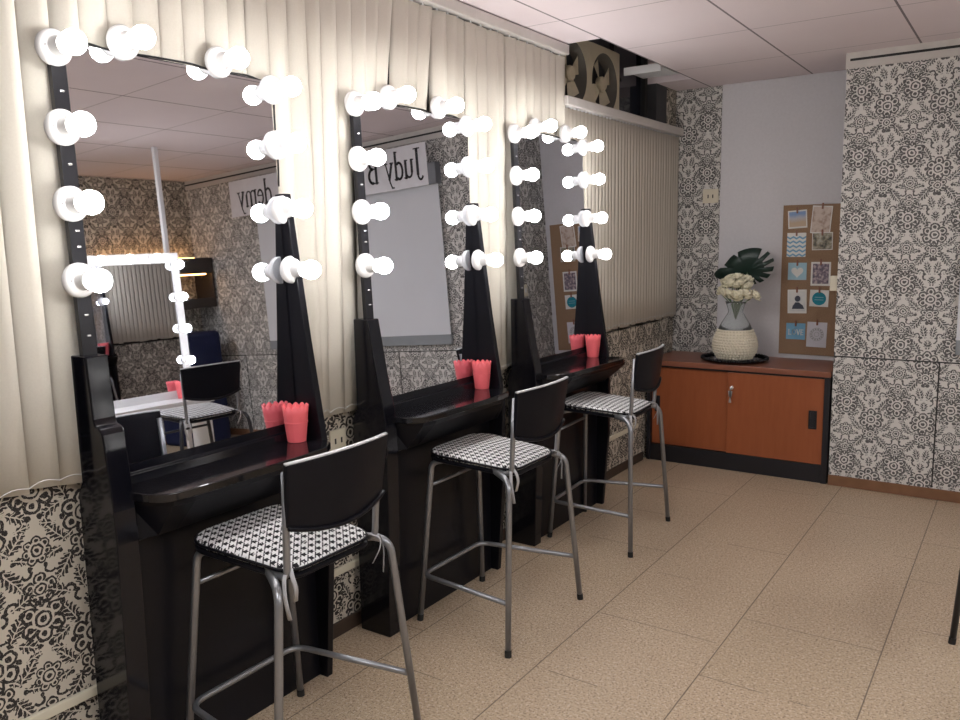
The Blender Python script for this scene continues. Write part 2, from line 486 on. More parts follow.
# vertical blinds
def blind(label, ya, yb, ztop, zbot, pitch, width, mat, tilt, lean, xc, cat='blind'):
    t = empty('vertical_blind', label, cat, (xc, (ya+yb)/2, zbot))
    ym = (ya+yb)/2
    bm = BM(); box(bm, -.028, .035, ya-.02-ym, yb+.02-ym, ztop-zbot-.055, ztop-zbot)
    hr = finish('head_rail', bm, M['alu'], t, bevel=.006)
    n = int(round((yb-ya)/pitch)); pts = []
    for i in range(n):
        yc = ya + (i+.5)*(yb-ya)/n - ym
        if cat == 'blind' and width > .08: yc += shift1(yc+ym)
        ln = lean(yc+ym); tl = tilt(yc+ym, i)
        Hh = ztop-zbot-.065
        bm = BM(); rows = []
        dz = random.uniform(-.008, .008)
        for j in range(7):
            zf = j/6; zz = dz + (Hh-dz)*zf
            row = []
            for k in range(5):
                s_ = (k/4-.5)*width
                cur = .004*(1-(2*k/4-1)**2)
                row.append(bm.verts.new((s_*math.sin(tl) + cur*math.cos(tl), yc + s_*math.cos(tl) - cur*math.sin(tl) + ln*(1-zf), zz)))
            rows.append(row)
        for a, b_ in zip(rows, rows[1:]):
            for k in range(4): bm.faces.new((a[k], a[k+1], b_[k+1], b_[k]))
        sl = finish('slat', bm, mat, t, smooth=True)
        md = sl.modifiers.new('Solidify', 'SOLIDIFY'); md.thickness = .0012
        bm = BM(); box(bm, -.004, .004, yc-.006, yc+.006, Hh, Hh+.014); finish('hanger', bm, M['white_paint'], sl)
        pts.append(Vector((width*.5*math.sin(tl)+.006, yc + ln + width*.42*math.cos(tl), dz+.018)))
    # bead chain looping from slat to slat along the bottom
    path = []
    for a, b_ in zip(pts, pts[1:]):
        for q in range(6):
            tt = q/6; p = a.lerp(b_, tt); p.z += .012*math.sin(PI*tt); p.x += .004
            path.append(p)
    path.append(pts[-1])
    bm = BM(); tube(bm, path, .0013, 5); finish('bead_chain', bm, M['porcelain'], t)
    return t
def tilt1(y, i):
    base = random.choice((.07, .15, .24, .40))
    if y < 1.40: base += random.choice((.12, .30))
    return base
GAPS = (2.03, 2.55, 2.80, 3.09, 3.725)
def lean1(y):
    # slats pushed askew behind the mirrors, in groups with wedge gaps between them
    if 2.55 < y < 3.09:
        a, b_ = (2.55, 2.80) if y < 2.80 else (2.80, 3.09)
        return -.30 + .25*(1 - (y-a)/(b_-a))
    if 1.60 < y < 2.03: return -.020
    if 2.30 < y <= 2.55: return -.045
    if 3.09 <= y < 3.32: return -.02
    return random.uniform(-.006, .006)
def shift1(y):
    # narrow openings left between neighbouring slats
    for gp, w_ in ((2.03, .030), (2.55, .006), (2.80, .020), (3.09, .026), (3.32, .022), (3.725, .052)):
        if gp-.16 < y < gp: return -w_*(1-(gp-y)/.16)
    return 0
blind('long cream vertical blind hanging behind the three mirrors', -.40, 4.32, 2.755, .965, .0895, .099, M['blind'], tilt1, lean1, .026)
blind('shorter taupe vertical blind under the exhaust fans beside the far corner', 4.335, 6.175, 2.475, 1.045, .050, .056, M['blind_taupe'],
      lambda y, i: .10 + random.uniform(-.04, .04), lambda y: 0, .030)

# white cable trunking low on the left wall, socket plates
bm = BM(); box(bm, 0, .016, -.5, 5.5, .268, .298); tag(finish('cable_trunking', bm, M['cream_plastic'], bevel=.003), 'pale cable trunking running low along the left papered wall', 'trunking')
def socket(loc, nrm, label, w=.09, hgt=.09):
    t = empty('wall_socket', label, 'socket', loc)
    bm = BM()
    if nrm == 'x': box(bm, 0, .012, -w/2, w/2, 0, hgt)
    else: box(bm, -w/2, w/2, -.012, 0, 0, hgt)
    finish('face_plate', bm, M['cream_plastic'], t, bevel=.004)
    bm = BM()
    for q in (-.018, .018):
        if nrm == 'x': box(bm, .011, .0135, q-.004, q+.004, hgt*.35, hgt*.6)
        else: box(bm, q-.004, q+.004, -.0135, -.011, hgt*.35, hgt*.6)
    finish('pin_slots', bm, M['dark_trim'], t)
socket((0, 2.385, .80), 'x', 'small cream wall socket below the blind between first and second vanity')
socket((.285, YB, 1.905), 'y', 'cream blank plate high on the papered strip beside white wall', .12, .105)
t = empty('light_switch', 'slim cream light switch beside the cork board edge', 'switch', (1.285, YF+.05, 1.29))
bm = BM(); box(bm, -.022, .025, -.035, .035, 0, .095); finish('switch_plate', bm, M['cream_plastic'], t, bevel=.003)
bm = BM(); box(bm, -.026, -.020, -.012, .012, .03, .065); finish('rocker', bm, M['white_paint'], t, bevel=.002)

# ================================================================== VANITY STATIONS
LEAN = math.radians(2.25)
ZM0, ZM1 = 1.0, 2.225
def mx_at(z): return .066 + (ZM1-z)*math.tan(LEAN)     # front of the mirror

def lamp(parent, v, z, xoff=.004, roll_=0):
    x0 = mx_at(z) + xoff
    Mx = Matrix.Translation((x0, v, z)) @ Matrix.Rotation(PI/2, 4, 'Y')
    bm = BM()
    lathe(bm, [(.047, -.012), (.050, -.006), (.050, .006), (.043, .016), (.029, .022), (.025, .034), (.027, .050), (.027, .062), (.020, .064)], 28, Mx)
    hol = finish('lamp_holder', bm, M['porcelain'], parent, smooth=.7)
    bm = BM()
    lathe(bm, [(.017, .060), (.018, .068), (.024, .074), (.0315, .086), (.0340, .099), (.0315, .113), (.024, .125), (.012, .1315), (.001, .133)], 26, Mx)
    finish('bulb', bm, M['bulb'], hol, smooth=True)
    bm = BM()
    for q in (.033,):
        sphere(bm, Mx @ Vector((0, q, .0165)), .0045, 8, 6); sphere(bm, Mx @ Vector((0, -q, .0165)), .0045, 8, 6)
    finish('screw', bm, M['stud'], hol, smooth=True)

def make_station(label, yR, V0=-.87, tip=0, arm=False):
    t = empty('vanity_station', label, 'vanity', (0, yR, 0), 0, 'lit vanity stations along the left wall')
    V1 = 0.0
    # mirror board leaning back against the blind
    def slab(bm, v0, v1, z0, z1, d0, d1):
        pts = [(mx_at(z0)-d0, z0), (mx_at(z0)-d1, z0), (mx_at(z1)-d1, z1), (mx_at(z1)-d0, z1)]
        prism(bm, pts, 'y', v0, v1)
    bm = BM(); slab(bm, -.825, -.032, .96, ZM1, .004, .016); finish('backing_board', bm, M['strip_black'], t)
    bm = BM(); slab(bm, -.780, -.034, ZM0, ZM1-.004, 0, .004); finish('mirror', bm, M['mirror'], t)
    bm = BM(); slab(bm, -.825, -.782, ZM0-.03, ZM1-.01, -.003, .004); st = finish('side_strip', bm, M['strip_black'], t)
    for z in (2.085, 1.885, 1.70, 1.655, 1.46, 1.40):
        bm = BM(); box(bm, mx_at(z)+.002, mx_at(z)+.007, -.808, -.796, z-.003, z+.003); finish('stud', bm, M['stud'], st, bevel=.002)
    # tall right fin, widening downwards into the base
    prof = [(.058, 1.832), (.108, 1.832), (.180, 1.30), (.228, 1.0), (.246, .88), (.244, .47), (.206, 0), (.045, 0), (.045, .93), (.07, .97)]
    bm = BM(); prism(bm, prof, 'y', -.030, V1); finish('side_fin', bm, M['satin_black'], t, bevel=.003)
    # left fin, cut off lower, with a rounded arm on its front
    prof = [(.07, 1.345), (.146, 1.345), (.160, 1.165), (.166, 1.148)]
    if not arm: prof = [(.07, 1.345), (.146, 1.345), (.190, 1.10)]
    for k in range(8 if arm else 0):
        a = PI/2*(1-k/7); prof.append((.174 + .026*math.cos(a), 1.118 + .026*math.sin(a)))
    prof += [(.216, .98), (.224, .90), (.228, .80), (.224, .50), (.206, 0), (.045, 0), (.045, .93), (.07, .97)]
    bm = BM(); prism(bm, prof, 'y', V0, V0+.070); finish('side_fin', bm, M['gloss_black'], t, bevel=.004)
    # base box
    bm = BM(); prism(bm, [(.045, .0), (.166, 0), (.170, .80), (.045, .80)], 'y', V0+.070, -.030); finish('base_panel', bm, M['satin_black'], t)
    # riser behind the counter, counter and sloping apron
    bm = BM(); prism(bm, [(.06, .90), (.135, .90), (.131, .968), (.118, .972), (.114, .9995), (.06, .9995)], 'y', V0+.070, -.030)
    finish('riser', bm, M['gloss_black'], t, bevel=.002)
    cp = [(.10, -.030), (.10, V0+.070)]
    for k in range(9):
        a = PI + PI/2*k/8
        cp.append((.315 - .13 + .13*-math.cos(a) - .0 if False else .195 + .13*math.sin(k/8*PI/2), V0+.070 + .085*(1-math.cos(k/8*PI/2))))
    cp += [(.333, -.60), (.343, -.40), (.354, -.20), (.362, -.075), (.352, -.035), (.325, -.008), (.25, -.002), (.25, -.030)] if tip else [(.332, -.60), (.335, -.40), (.334, -.20), (.318, -.085), (.285, -.035), (.25, -.020), (.22, -.030)]
    bm = BM(); prism(bm, cp, 'z', .914, .940); finish('counter', bm, M['counter_black'], t, bevel=.003)
    bm = BM()
    n = 12; rows = []
    for i in range(n+1):
        s_ = i/n; v = V0+.075 + (-V0-.080)*s_
        e = min(1, math.sqrt(max(0, 1-(1-min(1, s_/.16))**2)))
        xf = (.190 + (.135 + .02*s_*tip)*e) - (0 if tip else .09*max(0, s_-.85)/.15)
        rows.append([(.185, v, .912), (xf, v, .912), (xf-.006, v, .895), (.200 + .02*e, v, .79), (.185, v, .78)])
    R_ = [[bm.verts.new(p) for p in row] for row in rows]
    for a, b_ in zip(R_, R_[1:]):
        for k in range(5): bm.faces.new((a[k], a[(k+1) % 5], b_[(k+1) % 5], b_[k]))
    bm.faces.new(R_[0]); bm.faces.new(R_[-1][::-1])
    finish('apron', bm, M['satin_black'], t)
    # ten lamps round the mirror
    for z, dv in ((2.200, 0), (1.985, 0), (1.775, 0), (1.560, 0)): lamp(t, -.812, z)
    for v in (-.600, -.255): lamp(t, v, 2.252, .006)
    for z, xo in ((2.195, 0), (2.003, .004), (1.775, .012), (1.560, .030)): lamp(t, -.028, z, xo)
    # black cable looping between the top lamps
    bm = BM()
    pth = [(.055, -.80, 2.20), (.052, -.72, 2.238), (.052, -.64, 2.225), (.052, -.50, 2.232), (.050, -.34, 2.235), (.052, -.28, 2.225), (.052, -.10, 2.235), (.056, -.01, 2.20), (.056, -.012, 2.07), (.056, -.004, 1.95), (.06, -.012, 1.86)]
    tube(bm, smooth_path(pth, .05, 4), .0035, 6); finish('cable', bm, M['rubber'], t, smooth=True)
    return t
YR = (2.10, 3.31, 4.52)
make_station('black lamp-framed vanity nearest the camera, its mirror reflecting a white vanity', YR[0], -.845, 0, True)
st0 = make_station('middle black lamp-framed vanity, its mirror reflecting the lettered banner and grey screen', YR[1])
make_station('farthest black lamp-framed vanity, its mirror reflecting the cork board', YR[2], -.87, 1)

# ------------------------------------------------------------------ pink cups
def make_cup(label, loc):
    t = empty('pink_cup', label, 'cup', loc, 0, 'pink cups on the vanity counters')
    n = 96; rings = []
    bm = BM()
    prof = [(.0335, 0), (.0345, .004), (.040, .055), (.0445, .100), (.047, .128)]
    def rf(rr, z, a, k):
        w = 12
        s_ = abs(math.sin(a*w/2))
        ripple = 1 + .012*math.cos(a*w)
        if k == len(prof)-1: return (rr*ripple + .001*s_, z + .011*s_ - .004)
        return (rr*ripple, z)
    lathe(bm, prof, n, None, rf, cap=False)
    bm.faces.new([v for v in bm.verts[:n]][::-1]) if False else None
    bm.verts.ensure_lookup_table(); bm.faces.new([bm.verts[i] for i in range(n)][::-1])
    o = finish('cup_wall', bm, M['pink'], t, smooth=.8)
    md = o.modifiers.new('Solidify', 'SOLIDIFY'); md.thickness = .0022; md.offset = -1
    bm = BM()
    lathe(bm, [(.0420, .068), (.0432, .070), (.0430, .074), (.0424, .074)], 48, None, None, cap=False)
    finish('band', bm, M['pink'], t, smooth=True)
    return t
cup0 = make_cup('pink scalloped cup on the nearest vanity counter', (.166, YR[0]-.085, .941))
dup(cup0, (.166, YR[1]-.085, .941), .2, 'pink scalloped cup on the middle vanity counter')
dup(cup0, (.166, YR[2]-.085, .941), .4, 'pink scalloped cup on the farthest vanity counter')

# ================================================================== BAR STOOLS
def make_stool(label, loc, rz):
    t = empty('bar_stool', label, 'stool', loc, rz, 'black bar stools with check cushions')
    st = M['steel']; R = .0125
    # seat: outline polygon, front is -x
    def outline(grow):
        pts = []
        hw_f, hw_r, xf, xr, rr = .208+grow, .184+grow, -.235-grow, .200+grow, .07
        C_ = [((xr-rr), (hw_r-rr), 0), ((xf+rr*1.3), (hw_f-rr*1.3), 1), ((xf+rr*1.3), -(hw_f-rr*1.3), 2), ((xr-rr), -(hw_r-rr), 3)]
        for cx, cy, q in C_:
            k = rr*(1.3 if q in (1, 2) else 1)
            for i in range(7):
                a = PI/2*q + PI/2*i/6
                pts.append((cx + k*math.cos(a), cy + k*math.sin(a)))
        return pts
    def zs(x): return .728 - .07*(x-.195)*.9          # seat rises a little towards the front
    def pad(bm, grow, z0, z1, dome=0):
        o = outline(grow); n = len(o)
        layers = []
        for sc, dz in ((.97, 0), (1, .25), (1, .75), (.965, 1), (.80, 1.0), (.5, 1.0), (.2, 1)):
            hgt = z0 + (z1-z0)*dz
            extra = dome*(1-sc) if dz == 1 else 0
            layers.append([bm.verts.new((p[0]*sc-.015*(1-sc), p[1]*sc, zs(p[0]*sc) + hgt + extra)) for p in o])
        for a, b_ in zip(layers, layers[1:]):
            for i in range(n): bm.faces.new((a[i], a[(i+1) % n], b_[(i+1) % n], b_[i]))
        bm.faces.new(layers[0][::-1]); bm.faces.new(layers[-1])
    bm = BM(); pad(bm, .004, -.030, -.012); finish('seat_shell', bm, M['plastic_black'], t, smooth=.7)
    bm = BM(); pad(bm, .0, -.012, .010, .012); cu = finish('cushion', bm, M['check'], t, smooth=.9)
    bm = BM(); o = outline(.002)
    tube(bm, [(p[0], p[1], zs(p[0])+.0) for p in o + o[:1]], .005, 6); finish('piping', bm, M['plastic_black'], cu, smooth=True)
    for s_ in (-1, 1):
        bm = BM()
        tube(bm, smooth_path([(.185, s_*.165, .735), (.205, s_*.205, .728), (.212, s_*.212, .67), (.216, s_*.200, .60)], .02), .0065, 6, .2)
        tube(bm, smooth_path([(.190, s_*.165, .735), (.222, s_*.188, .722), (.226, s_*.180, .69), (.205, s_*.165, .64)], .02), .0065, 6, .2)
        finish('tie_ribbon', bm, M['ribbon'], cu, smooth=True)
    # legs
    for s_ in (-1, 1):
        bm = BM(); tube(bm, smooth_path([(.25, s_*.314, .004), (.216, s_*.236, .700), (.09, s_*.165, .716)], .05), R, 14)
        lg = finish('leg', bm, st, t, smooth=True)
        bm = BM(); tube(bm, [(.2505, s_*.315, 0), (.249, s_*.312, .028)], .0140, 12); finish('foot_cap', bm, M['rubber'], lg, smooth=.6)
        bm = BM(); tube(bm, smooth_path([(-.25, s_*.245, .004), (-.215, s_*.178, .705), (-.12, s_*.16, .728)], .03), R, 14)
        lg = finish('leg', bm, st, t, smooth=True)
        bm = BM(); tube(bm, [(-.2505, s_*.2455, 0), (-.249, s_*.243, .028)], .0140, 12); finish('foot_cap', bm, M['rubber'], lg, smooth=.6)
        bm = BM(); tube(bm, smooth_path([(.10, s_*.172, .714), (.198, s_*.186, .712), (.203, s_*.188, .80), (.222, s_*.196, 1.03)], .035), .0105, 12)
        finish('back_post', bm, st, t, smooth=True)
    zr = .205
    def lx(a, b_, z): return a + (b_-a)*z
    pth = [(.240, -.292, zr+.008), (-.245, -.226, zr), (-.245, .226, zr), (.240, .292, zr+.008)]
    bm = BM(); tube(bm, smooth_path(pth, .06, 8), .0105, 12); finish('footrest', bm, st, t, smooth=True)
    bm = BM(); tube(bm, [(-.220, -.188, .605), (-.220, .188, .605)], .008, 10); finish('stretcher', bm, st, t, smooth=True)
    # backrest: curved panel
    n = 20; bm = BM(); F_, B_ = [], []
    for i in range(n+1):
        s_ = i/n*2-1
        rows_f, rows_b = [], []
        zb = .870 - .034*(1-s_*s_)
        zt = 1.056 + .004*(1-s_*s_)
        for j in range(7):
            q = j/6; z = zb + (zt-zb)*q
            hw = .197 + .013*q
            cr = 1 - .06*max(0, abs(s_)-.85)/.15*0
            xx = .216 + .030*(1-s_*s_) + .022*q
            rows_f.append(bm.verts.new((xx-.008, s_*hw*cr, z))); rows_b.append(bm.verts.new((xx+.010, s_*hw*cr, z)))
        F_.append(rows_f); B_.append(rows_b)
    for i in range(n):
        for j in range(6):
            bm.faces.new((F_[i][j], F_[i][j+1], F_[i+1][j+1], F_[i+1][j])); bm.faces.new((B_[i][j], B_[i+1][j], B_[i+1][j+1], B_[i][j+1]))
        bm.faces.new((F_[i][0], F_[i+1][0], B_[i+1][0], B_[i][0])); bm.faces.new((F_[i][6], B_[i][6], B_[i+1][6], F_[i+1][6]))
    for e in (0, n):
        for j in range(6): bm.faces.new((F_[e][j], B_[e][j], B_[e][j+1], F_[e][j+1]))
    bk = finish('backrest', bm, M['plastic_black'], t, smooth=.6, bevel=.003)
    bm = BM()
    tube(bm, [(.239 + .030*(1-s_*s_), s_*.209, 1.058 + .004*(1-s_*s_)) for s_ in [i/16*2-1 for i in range(17)]], .0085, 8, .55)
    o = finish('top_rim', bm, M['rim'], bk, smooth=True); o['label'] = 'pale shiny rim along the top edge'
    bm = BM()
    tube(bm, [(.229 + .030*(1-s_*s_), s_*.199, .871 - .033*(1-s_*s_)) for s_ in [i/16*2-1 for i in range(17)]], .0075, 8)
    finish('bottom_lip', bm, M['plastic_black'], bk, smooth=True)
    return t
s0 = make_stool('black bar stool with check cushion nearest the camera, before the first vanity', (.462, 1.682, 0), .0)
dup(s0, (.462, 2.885, 0), 0, 'black bar stool with check cushion before the middle vanity')
dup(s0, (.436, 4.085, 0), .06, 'black bar stool with check cushion nearest the cabinet, before the farthest vanity')
ds = dup(s0, (2.470, 3.345, 0), PI+.14, 'bar stool with dark legs at the right edge, mostly seen in nearest mirror')
dark_leg = varied('dark_grey_tube', (.035, .035, .04), .4, .3)
for ch in ds.children:
    if ch.name.split('.')[0] in ('leg', 'footrest', 'stretcher'):
        ch.material_slots[0].link = 'OBJECT'; ch.material_slots[0].material = dark_leg

# ================================================================== CABINET
cab = empty('low_cabinet', 'low cherry and black cabinet with two sliding doors under the flower vase', 'cabinet', (.66, 5.90, 0))
bx, by = .66, 5.90
def cbox(bm, x0, x1, y0, y1, z0, z1): box(bm, x0-bx, x1-bx, y0-by, y1-by, z0, z1)
bm = BM()
cbox(bm, .022, .050, 5.63, 6.17, 0, .722); cbox(bm, 1.262, 1.298, 5.63, 6.17, 0, .722)
cbox(bm, .050, 1.262, 5.640, 6.17, 0, .122); cbox(bm, .050, 1.262, 6.15, 6.17, .122, .722)
cbox(bm, .050, 1.262, 5.64, 5.70, .708, .722)
finish('body', bm, M['cab_black'], cab, bevel=.002)
bm = BM(); cbox(bm, .018, 1.300, 5.622, 6.172, .722, .760); finish('top', bm, M['cherry_top'], cab, bevel=.004)
bm = BM(); cbox(bm, .052, .640, 5.662, 5.678, .126, .707); dl = finish('door', bm, M['cherry'], cab, bevel=.002)
bm = BM(); cbox(bm, .075, .115, 5.657, 5.664, .37, .49); finish('handle', bm, M['cab_black'], dl, bevel=.003)
bm = BM(); cbox(bm, .622, 1.262, 5.640, 5.656, .126, .707); dr = finish('door', bm, M['cherry'], cab, bevel=.002)
bm = BM()
cbox(bm, 1.170, 1.222, 5.633, 5.641, .365, .377); cbox(bm, 1.170, 1.222, 5.633, 5.641, .478, .490)
cbox(bm, 1.170, 1.180, 5.633, 5.641, .377, .478); cbox(bm, 1.212, 1.222, 5.633, 5.641, .377, .478); cbox(bm, 1.178, 1.214, 5.6385, 5.641, .375, .48)
o = finish('handle', bm, M['cab_black'], dr, bevel=.002); o['label'] = 'black recessed pull'
bm = BM(); lathe(bm, [(.013, 0), (.013, .010), (.010, .012)], 20, Matrix.Translation((.652-bx, 5.640-by, .600)) @ Matrix.Rotation(PI/2, 4, 'X'))
finish('lock', bm, M['stud'], dr, smooth=.6)
kr = empty('key_ring', 'small bunch of steel keys hanging from the cabinet lock', 'keys', (.652, 5.622, .600))
bm = BM(); box(bm, -.003, .003, -.012, .006, -.004, .004); lathe(bm, [(.010, -.0012), (.010, .0012)], 16, Matrix.Translation((0, -.016, -.006)) @ Matrix.Rotation(PI/2, 4, 'Y'))
finish('key', bm, M['stud'], kr)
for q, a in ((-.006, -.12), (.006, .15)):
    bm = BM(); Mq = Matrix.Translation((q, -.018, -.018)) @ Matrix.Rotation(a, 4, 'Y')
    vs = box(bm, -.009, .009, -.001, .001, -.045, 0); vs += box(bm, -.004, .004, -.001, .001, -.085, -.045)
    for v_ in vs: v_.co = Mq @ v_.co
    finish('key', bm, M['stud'], kr)

# ------------------------------------------------------------------ tray, vase, flowers, leaf
VX, VY = .598, 5.86
bm = BM()
lathe(bm, [(.10, 0), (.215, .002), (.232, .012), (.238, .020), (.228, .020), (.205, .010), (.05, .008)], 56)
t = empty('round_tray', 'dark beaded round tray under the flower vase', 'tray', (VX, VY, .7605))
finish('dish', bm, M['gloss_black'], t, smooth=.7)
bm = BM()
for k in range(44):
    a = 2*PI*k/44; sphere(bm, (.226*math.cos(a), .226*math.sin(a), .022), .0125, 8, 6)
finish('beaded_rim', bm, M['gloss_black'], t, smooth=True)

mm, b, g = base_mat('clear_glass', (.92, .95, .95), .03, 0, .5)
b.inputs['Transmission Weight'].default_value = .92; b.inputs['IOR'].default_value = 1.15
M['glass'] = mm
M['pearl'] = varied('cream_pearl', (.76, .70, .57), .35, 0, .5, 30, .08)
vs_ = empty('flower_vase', 'gourd-shaped glass vase with cream pearl-studded belly on the tray', 'vase', (VX, VY, .770))
body = [(.085, 0), (.118, .015), (.144, .055), (.153, .100), (.148, .140), (.132, .185), (.116, .220)]
bm = BM(); lathe(bm, body, 40)
finish('belly', bm, M['pearl'], vs_, smooth=.8)
bm = BM()
for j in range(11):
    zz = .018 + j*.0192
    # radius at this height
    for (ra, za), (rb, zb_) in zip(body, body[1:]):
        if za <= zz <= zb_:
            rr = ra + (rb-ra)*(zz-za)/(zb_-za); break
    n = int(2*PI*rr/.0225)
    for k in range(n):
        a = 2*PI*(k + .5*(j % 2))/n
        sphere(bm, (rr*math.cos(a), rr*math.sin(a), zz), .0108, 8, 5)
pb = finish('pearl_studs', bm, M['pearl'], vs_, smooth=True)
bm = BM()
lathe(bm, [(.116, .220), (.094, .265), (.066, .310), (.049, .340), (.050, .360), (.062, .400), (.070, .420)], 40, cap=False)
o = finish('neck', bm, M['glass'], vs_, smooth=True); o['label'] = 'clear glass neck'
md = o.modifiers.new('Solidify', 'SOLIDIFY'); md.thickness = .004
bm = BM(); lathe(bm, [(.06, -.010), (.074, -.006), (.078, 0), (.06, .004)], 32); finish('foot', bm, M['glass'], vs_, smooth=.7)

M['petal'] = varied('cream_petals', (.84, .80, .62), .6, 0, .3, 40, .06)
M['stem'] = varied('green_stem', (.07, .13, .05), .6)
def make_flower(loc, tilt, size, label):
    t = empty('white_flower', label, 'flower', loc, random.uniform(0, 6), 'cream flowers in the vase')
    hv = Vector((tilt[0], tilt[1], 1)).normalized()
    Q = hv.to_track_quat('Z', 'Y').to_matrix().to_4x4()
    bm = BM()
    for ring, (n, rr, zz, ln, el) in enumerate(((9, .010, 0, .048, .15), (9, .010, .006, .042, .55), (7, .007, .012, .034, .95), (5, .004, .016, .026, 1.25))):
        for k in range(n):
            a = 2*PI*(k + .5*(ring % 2))/n + random.uniform(-.1, .1)
            ca, sa = math.cos(a), math.sin(a)
            pts = []
            for (lt, wd) in ((0, .25), (.45, .9), (.8, 1), (1, .45)):
                e = el + .35*lt
                d = rr + ln*lt*math.cos(e); z = zz + ln*lt*math.sin(e)
                w = .0135*wd
                pts.append(((d*ca - w*sa, d*sa + w*ca, z), (d*ca + w*sa, d*sa - w*ca, z), (d*ca, d*sa, z-.003)))
            prev = None
            for p0, p1, pc in pts:
                row = [bm.verts.new(Q @ (Vector(p)*size)) for p in (p0, pc, p1)]
                if prev:
                    bm.faces.new((prev[0], prev[1], row[1], row[0])); bm.faces.new((prev[1], prev[2], row[2], row[1]))
                prev = row
    o = finish('petals', bm, M['petal'], t, smooth=True)
    md = o.modifiers.new('Solidify', 'SOLIDIFY'); md.thickness = .0015
    # stem down into the vase
    tgt = Vector((VX, VY, 1.06)) - Vector(loc)
    bm = BM(); Rz = Matrix.Rotation(-t.rotation_euler.z, 4, 'Z')
    nk = Vector((VX + (loc[0]-VX)*.3, VY + (loc[1]-VY)*.3, 1.165)) - Vector(loc)
    tube(bm, [Rz @ p for p in (Vector((0, 0, -.002)), nk, tgt)], .0035, 6)
    finish('stem', bm, M['stem'], t, smooth=True)
    return t
FL = [(-.095, -.03, 1.285), (-.045, -.08, 1.275), (.015, -.095, 1.265), (.075, -.07, 1.275), (.125, -.02, 1.270), (-.075, -.02, 1.345), (-.015, -.055, 1.350),
      (.045, -.05, 1.345), (.090, .0, 1.325), (-.05, .04, 1.375), (.005, .0, 1.390), (.055, .045, 1.370), (-.10, .05, 1.300), (.02, .09, 1.330)]
for i, (dx, dy, z) in enumerate(FL):
    make_flower((VX+dx, VY+dy, z-.045), (dx*9, dy*9), 1.08, 'cream many-petalled flower in the bunch crowning the glass vase')

# big dark split leaf
M['leaf'] = varied('dark_green_leaf', (.007, .022, .016), .40, 0, .35, 20, .4)
t = empty('split_leaf', 'large dark green split leaf rising behind the cream flowers', 'leaf', (VX, VY+.05, 1.10))
bm = BM()
base = Vector((-.02, .03, .26)); tip_dir = Vector((.10, .0, .30)).normalized()
import itertools
def leaf_pt(a, rr):
    # a: angle round the leaf's heart, 0 = tip
    L = Vector((.25, -.05, .75)).normalized(); Wd = Vector((-.96, .0, .05)).normalized()*1.15
    c = Vector((.055, .03, .295))
    p = c + L*(math.cos(a)*rr) + Wd*(math.sin(a)*rr*.98)
    p.y += -.25*rr*rr*2 + .03*math.cos(3*a)*rr
    return p
N_ = 72
rim = []
for i in range(N_+1):
    a = -2.75 + 5.5*i/N_
    rr = .150*(1 + .22*math.cos(a*.9)) * (1 - .12*abs(math.sin(a*.5))**3)
    rr *= 1 + .45*math.exp(-((a-1.75)/.30)**2)
    if abs(a) > 2.0: rr *= 1-.12*(abs(a)-2.0)
    # deep cuts along the right side of the leaf
    if a < -.12:
        ph = (a*2.6) % 1.0
        if ph < .22: rr *= .62
    elif a > .25:
        ph = (a*1.5) % 1.0
        if ph < .08: rr *= .80
    rim.append((a, rr))
cen = bm.verts.new(leaf_pt(0, .0))
mid = [bm.verts.new(leaf_pt(a, rr*.55)) for a, rr in rim]; out_ = [bm.verts.new(leaf_pt(a, rr)) for a, rr in rim]
for i in range(N_):
    bm.faces.new((cen, mid[i], mid[i+1])); bm.faces.new((mid[i], out_[i], out_[i+1], mid[i+1]))
o = finish('blade', bm, M['leaf'], t, smooth=True)
md = o.modifiers.new('Solidify', 'SOLIDIFY'); md.thickness = .002
bm = BM(); tube(bm, smooth_path([(0, -.04, -.04), (.0, -.02, .18), tuple(leaf_pt(0, 0))], .08), .004, 8); finish('stalk', bm, M['stem'], t, smooth=True)

# ================================================================== CORK BOARD AND CARDS
bm = BM(); box(bm, -.200, .232, -.012, 0, 0, 1.075)
cb = bpy.data.objects.new
o = finish('cork_board', bm, M['cork'], bevel=.002); o.location = (1.030, YB-.024, .790)
tag(o, 'tall narrow cork board leaning on the white wall, covered in pinned cards', 'board')
CY = YB-.024-.0120
def card(x0, x1, z0, z1, rot, mat, label, name='pinned_card', y=0, sides=None):
    cx, cz = (x0+x1)/2, z1
    t = empty(name, label, 'card', (cx, CY-y, cz)); t.rotation_euler = (0, rot, 0)
    w, hgt = (x1-x0)/2, z1-z0
    bm = BM(); box(bm, -w, w, -.002, 0, -hgt, 0); finish('sheet', bm, mat, t)
    bm = BM(); box(bm, -.006, .006, -.010, -.002, -.022, .020); finish('peg', bm, M['cherry_top'], t, bevel=.002)
    return t, w, hgt
def panel(t, x0, x1, z0, z1, mat, nm='picture', y=-.0024):
    bm = BM(); box(bm, x0, x1, y-.0004, -.0019, z0, z1); return finish(nm, bm, mat, t)
paper = varied('card_white', (.78, .77, .74), .7, 0, .2, 20, .04); paper_grey = varied('card_grey', (.62, .61, .66), .7)
blue = varied('card_blue', (.20, .42, .60), .7, 0, .2, 30, .06); teal = varied('card_teal', (.02, .24, .32), .6, 0, .2, 40, .1)
pale_blue = varied('card_pale_blue', (.36, .56, .66), .7)
